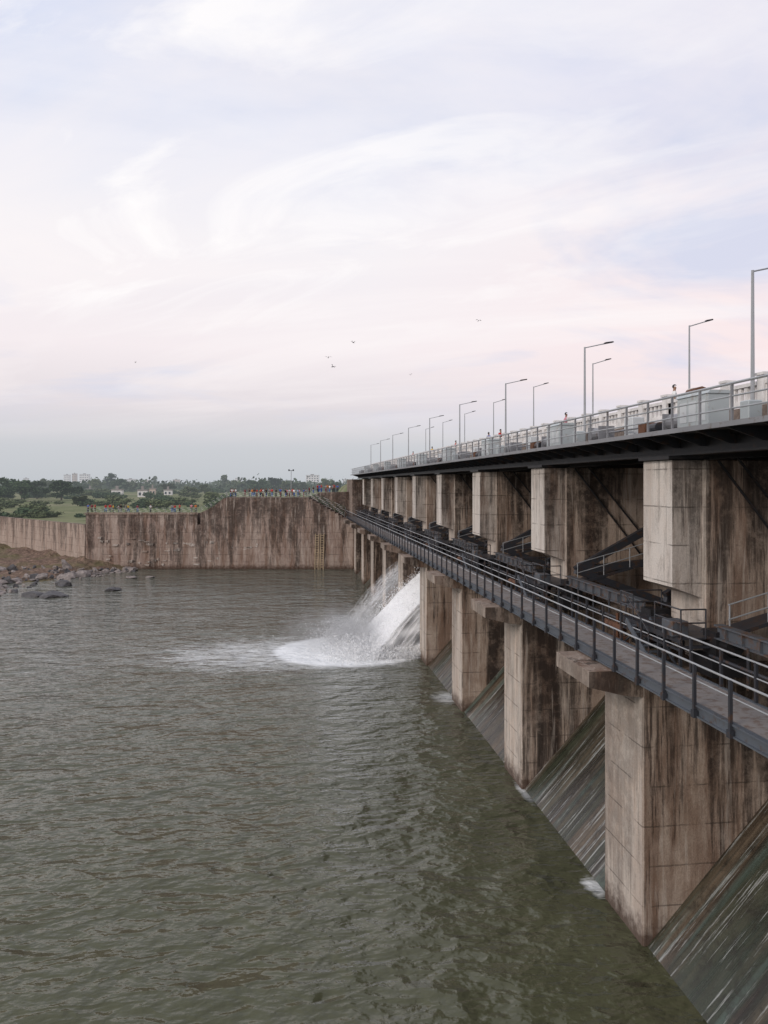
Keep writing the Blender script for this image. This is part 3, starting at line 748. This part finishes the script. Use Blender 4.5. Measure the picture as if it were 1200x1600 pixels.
hs=[(182,560,16,4.5,'building_white','long white shed at the left among the fields'),(222,520,14,4.5,'building_white','white house in the middle of the fields'),(238,540,9,5.5,'building_tan','tan house right beside the white field house'),(262,600,12,4,'building_white','low white house right of the tan house'),(56,640,10,5,'building_white','white house peeping between the dark trees'),(292,650,10,4,'building_tan','small tan house right in the fields'),(140,620,9,4.5,'building_tan','small tan house above the lower wall')]
for q in hs: building(*q)
# ------------------------------------------------------------ water jets
def jet(s0,s1,z0,cf,lays,mat,name,label,seed,dz=.12,sides=()):
    me=bpy.data.meshes.new(name); V=[];F=[];UV=[]
    na,nb=44,56
    for l in range(lays):
        fac=1-.03*l; zz=z0-dz*l; b0=len(V)
        for i in range(na+1):
            for j in range(nb+1):
                t=j/nb; s=s0+(s1-s0)*i/na
                dist=3.5+11.5*t
                dd=dist*fac+ (noise.noise(Vector((s*.4,l*.6,seed)))*.7+noise.noise(Vector((s*1.5,l*3.1,seed)))*.2)*t
                x=22.0-dd; z=zz-cf*(dist)**2+noise.noise(Vector((s*.35,seed*2,l*.3)))*.4*t
                nz=noise.noise_vector(Vector((s*.8,dist*.5,l*5+seed)))*(.10+.25*t)+noise.noise_vector(Vector((s*3,dist*2,l*5+seed)))*(.03+.10*t)
                V.append((x+nz.x,s+nz.y,max(-.15,z+nz.z))); UV.append((i/na,t))
        for i in range(na):
            for j in range(nb):
                a=b0+i*(nb+1)+j; q=(a,a+1,a+nb+2,a+nb+1)
                if all(V[k][2]<=-.149 for k in q): continue
                F.append(q)
    # flank of the falling water, closing the jet on the side of the pier
    for l,sy in enumerate(sides):
        b0=len(V); mi,mj=40,24
        for i in range(mi+1):
            dist=3.5+9.9*i/mi; zt=z0-cf*dist**2-.1-.1*l
            for j in range(mj+1):
                f=j/mj; z=max(-.1,zt)*(1-f)+(-.1)*f
                nz=noise.noise_vector(Vector((dist*.9,z*.9,l*3+seed+9)))*.3
                V.append((22-dist+nz.x*.6-.0*f,sy+nz.y+.15*f,z)); UV.append((.08+.84*i/mi*.99,.3+f*.6))
        for i in range(mi):
            for j in range(mj):
                a=b0+i*(mj+1)+j; F.append((a,a+1,a+mj+2,a+mj+1))
    me.from_pydata(V,[],F); uvl=me.uv_layers.new(name='UVMap')
    for lp in me.loops: uvl.data[lp.index].uv=UV[lp.vertex_index]
    for p in me.polygons: p.use_smooth=True
    me.materials.append(M[mat]); o=bpy.data.objects.new(name,me); col.objects.link(o); tag(o,label,'water jet'); return o
j1=jet(76.0,87.3,9.5,.0535,12,'jet_white','water_jet','thick white water jet gushing from the bay behind the fourth pier',1,sides=(76.25,76.6,77.0,77.6,78.4))
j2=jet(91.2,102.2,9.8,.053,5,'jet_thin','water_jet','thin grey veil of falling water beyond the white jet',2)
rs=random.Random(4); b=MB()
def drop(p,r):
    b0=len(b.v)
    e=Vector((rs.gauss(0,1),rs.gauss(0,1),rs.gauss(0,1))).normalized()*r; g=e.orthogonal().normalized()*r; h=e.cross(g).normalized()*r
    for q in (e,-.5*e+g,-.5*e-g*.6+h,-.5*e-g*.5-h): b.v.append(tuple(p+q))
    for q in ((0,1,2),(0,2,3),(0,3,1),(1,3,2)): b.f.append(tuple(b0+k for k in q))
for i in range(9000):
    s=rs.uniform(75.8,88); dist=5+rs.random()**.7*8.5; z=9.6-.0535*dist**2+rs.gauss(.1,.35); x=22-dist+rs.gauss(0,.3)
    if z>0: drop(Vector((x,s,z)),rs.uniform(.02,.055))
for i in range(16000):
    x=8.0+rs.gauss(0,2.0); s=rs.uniform(74.5,89)+rs.gauss(0,.8); z=abs(rs.gauss(0,.8))
    drop(Vector((x,s,z)),rs.uniform(.02,.075))
for i in range(3000):
    x=rs.uniform(8.6,13.6); s=75.4+abs(rs.gauss(0,.4)); z=abs(rs.gauss(0,.5))
    drop(Vector((x,s,z)),rs.uniform(.02,.07))
tag(b.build('spray_droplets','droplets'),'fine white spray flying off the water jet','spray',kind='stuff')
def mist(c,sc,label):
    bm=bmesh.new(); bmesh.ops.create_icosphere(bm,subdivisions=3,radius=1); me=bpy.data.meshes.new('spray_mist'); bm.to_mesh(me); bm.free()
    me.materials.append(M['mist']); o=bpy.data.objects.new('spray_mist',me); col.objects.link(o); o.location=c; o.scale=sc; tag(o,label,'mist',kind='stuff')
mist((6.5,83,1.0),(8,10,3.4),'pale mist hanging where the white jet hits the river')
# ------------------------------------------------------------ birds
b=MB()
b.v=[(0,.22,0),(.05,0,.03),(0,-.25,0),(-.05,0,.03),(.25,.04,.12),(.5,-.06,.04),(.22,-.08,.1),(-.25,.04,.12),(-.5,-.06,.04),(-.22,-.08,.1),(0,0,-.05),(.08,-.35,0),(-.08,-.35,0)]
b.f=[(0,1,3),(1,2,3),(0,10,1),(1,10,2),(2,10,3),(3,10,0),(1,4,6),(4,5,6),(3,9,7),(7,9,8),(2,11,12)]
bird=b.build('bird','bird_dark')
for i,(u,v,d,lb) in enumerate([(513,559,70,'dark bird flying, left one of the pair'),(520,573,66,'dark bird flying, lower one of the pair'),(552,535,72,'dark bird flying highest above the far wall'),(748,501,90,'tiny bird alone above the street lamps'),(212,566,130,'tiny bird alone at the left of the sky'),(642,585,140,'tiny bird flying low above the far lamps')]):
    o=bird if i==0 else bird.copy()
    if i: col.objects.link(o)
    o.location=W(u,d,v=v); o.rotation_euler=(.2*i-.3,.3*math.sin(i*2),i*1.1); o.scale=(.8,.8,1.1); tag(o,lb,'bird','birds over the river')
# ------------------------------------------------------------ people
def skinmesh(name,V,E,Rr,sub=1,root=0):
    me=bpy.data.meshes.new(name); me.from_pydata(V,E,[]); o=bpy.data.objects.new(name,me); col.objects.link(o)
    md=o.modifiers.new('s','SKIN'); md.use_smooth_shade=True
    sv=me.skin_vertices[0].data
    for i,r in enumerate(Rr): sv[i].radius=(r if isinstance(r,tuple) else (r,r)); sv[i].use_root=(i==root)
    s2=o.modifiers.new('b','SUBSURF'); s2.levels=sub
    dg=bpy.context.evaluated_depsgraph_get(); dg.update()
    m2=bpy.data.meshes.new_from_object(o.evaluated_get(dg)); m2.name=name
    bpy.data.objects.remove(o); 
    m2.materials.clear()
    return m2
def person_meshes(pose):
    arm={'down':[((.19,0,1.40),(.25,.02,1.12),(.26,-.06,.87)),((-.19,0,1.40),(-.25,.02,1.12),(-.26,-.06,.87))],
         'lean':[((.19,0,1.38),(.27,-.12,1.14),(.16,-.38,1.16)),((-.19,0,1.38),(-.27,-.12,1.14),(-.16,-.38,1.16))],
         'photo':[((.19,0,1.40),(.27,-.18,1.2),(.10,-.36,1.48)),((-.19,0,1.40),(-.25,.02,1.12),(-.26,-.06,.87))],
         'walk':[((.19,0,1.40),(.24,.14,1.15),(.24,.06,.92)),((-.19,0,1.40),(-.24,-.14,1.15),(-.22,-.3,.98))]}[pose]
    leg={'walk':[((.1,0,.90),(.11,-.16,.5),(.11,-.12,.08),(.12,-.26,.03)),((-.1,0,.90),(-.11,.06,.5),(-.11,.3,.12),(-.12,.2,.03))]}.get(pose,[((.1,0,.90),(.12,-.02,.5),(.13,.02,.08),(.14,-.14,.03)),((-.1,0,.90),(-.12,-.02,.5),(-.13,.02,.08),(-.15,-.14,.03))])
    V=[(0,0,.95),(0,0,1.12),(0,0,1.32),(0,0,1.46),(0,-.01,1.53),(0,-.02,1.62),(0,-.02,1.70)]
    E=[(0,1),(1,2),(2,3),(3,4),(4,5),(5,6)]; Rr=[(.15,.11),(.13,.10),(.16,.11),(.07,.07),(.055,.06),(.08,.095),(.06,.075)]
    for S,El,Wr in arm:
        i=len(V); V+=[S,El,Wr]; E+=[(2,i),(i,i+1),(i+1,i+2)]; Rr+=[.058,.042,.028]
        d=(Vector(Wr)-Vector(El)).normalized(); pl=Vector(Wr)+d*.08; V.append(tuple(pl)); E.append((i+2,i+3)); Rr.append((.035,.018))
        side=d.cross(Vector((1,0,0))).normalized()
        for k,(off,ln) in enumerate(((-.03,.075),(-.01,.09),(.01,.085),(.03,.07))):
            a=pl+side*off+d*.03; b_=a+d*ln*.55; c=b_+d*ln*.4+Vector((-.01 if S[0]>0 else .01,0,0)); j=len(V)
            V+= [tuple(a),tuple(b_),tuple(c)]; E+=[(i+3,j),(j,j+1),(j+1,j+2)]; Rr+=[.009,.009,.007]
        a=Vector(Wr)+d*.03-side*.035; j=len(V); V+=[tuple(a),tuple(a+d*.04-side*.02)]; E+=[(i+2,j),(j,j+1)]; Rr+=[.011,.008]
    for hp,kn,an,to in leg:
        i=len(V); V+=[hp,kn,an,to]; E+=[(0,i),(i,i+1),(i+1,i+2),(i+2,i+3)]; Rr+=[.085,.058,.038,(.042,.03)]
    body=skinmesh('body',V,E,Rr)
    V=[(0,0,.98),(0,0,1.12),(0,0,1.32),(0,0,1.44)]; E=[(0,1),(1,2),(2,3)]; Rr=[(.175,.135),(.16,.13),(.185,.135),(.085,.085)]
    for S,El,Wr in arm:
        i=len(V); m_=Vector(S).lerp(Vector(El),.75); V+=[S,tuple(m_)]; E+=[(2,i),(i,i+1)]; Rr+=[.078,.066]
    shirt=skinmesh('shirt',V,E,Rr)
    V=[(0,0,1.0),(0,0,.93)]; E=[(0,1)]; Rr=[(.165,.125),(.165,.13)]
    for hp,kn,an,to in leg:
        i=len(V); V+=[hp,kn,tuple(Vector(an)+Vector((0,0,.04)))]; E+=[(1,i),(i,i+1),(i+1,i+2)]; Rr+=[.105,.078,.062]
    tro=skinmesh('trousers',V,E,Rr)
    bm=bmesh.new(); bmesh.ops.create_icosphere(bm,subdivisions=2,radius=1)
    bmesh.ops.delete(bm,geom=[v for v in bm.verts if (v.co.z<.15 and v.co.y<.2) or v.co.z<-.6],context='VERTS')
    for v in bm.verts: v.co=Vector((v.co.x*.095,v.co.y*.112-.01,v.co.z*.115+1.685))
    hair=bpy.data.meshes.new('hair'); bm.to_mesh(hair); bm.free()
    body.materials.append(M['skin']); shirt.materials.append(M['cloth']); tro.materials.append(M['cloth']); hair.materials.append(M['hair_black'])
    return body,shirt,tro,hair
PM={p:person_meshes(p) for p in ('down','lean','photo','walk')}
COL={'red':(.5,.03,.03),'white':(.8,.8,.78),'blue':(.05,.12,.40),'yellow':(.65,.42,.06),'black':(.02,.02,.02),'pink':(.6,.25,.3),'green':(.05,.25,.12),'orange':(.6,.2,.05),'maroon':(.2,.03,.05),'grey':(.25,.25,.26),'light blue':(.3,.42,.58)}
def person(loc,rz,pose,sh,tr,label,group,s=1.0):
    r=empty('person',loc,rz); r.scale=(s,s,s)
    for nm,me,c in zip(('body','shirt','trousers','hair'),PM[pose],(None,COL[sh],COL[tr],None)):
        o=bpy.data.objects.new(nm,me); col.objects.link(o); o.parent=r
        if c: o.color=(c[0],c[1],c[2],1)
    tag(r,label,'person',group)
rs=random.Random(21)
low=[138,143,149,166,171,178,185,190,196,201,215,236,269,274,280,300,305]
cl=['red','white','blue','black','black','pink','orange','maroon','grey','light blue','white','yellow','grey']; ps=['lean','down','photo','walk','down','lean']
for i,u in enumerate(low):
    sh=cl[rs.randrange(len(cl))]; 
    if u in (178,201): sh='yellow'
    if u in (274,280,166): sh='red'
    person(W(u+rs.uniform(-1,1),157.6+rs.random()*1.0,v=801.5),rs.uniform(-1.2,1.2)-.1,ps[i%6],sh,rs.choice(['black','blue','grey']),'person in %s top, %s from the left on the lower far wall'%(sh,NUM[i]),'people on the lower wall',rs.uniform(.98,1.1))
up=[360,368,384,390,402,408,417,424,431,437,446,452,461,468,474,483,490,497,503,509,516,522,528,365,397,412,440,457,363,393,406,421,449,465,478,500,512,519]
up=sorted(up)
for i,u in enumerate(up):
    sh=cl[rs.randrange(len(cl))]
    if u in (497,503,408): sh='red'
    d=157.7+rs.random()*1.6; v=777
    if u>480: d=164.2; v=770+(0 if u>500 else (500-u)*.2)
    person(W(u+rs.uniform(-1.5,1.5),d,v=v-.1),rs.uniform(-1.5,1.5),ps[(i*5+1)%6],sh,rs.choice(['black','blue','grey','maroon']),'person in %s top, %s from the left on the upper far wall'%(sh,NUM[i]),'people on the upper wall',rs.uniform(.98,1.1))
person(Vector((18.75,35.3,20.45)),1.2,'down','white','blue','person with dark hair in pale shirt behind the nearest hoist','people on the bridge')
for i,(y_,sh,rz,ww) in enumerate([(66,'red',.5,'second nearest'),(70,'blue',2,'third nearest'),(84,'red',1,'fourth nearest'),(98,'yellow',2.2,'fifth nearest'),(113,'red',1,'farthest'),(50,'pink',1.4,'nearest walking')]):
    person(Vector((18.8,y_,20.45)),rz,'walk',sh,'black','person in %s top on the bridge road, %s'%(sh,ww),'people on the bridge')
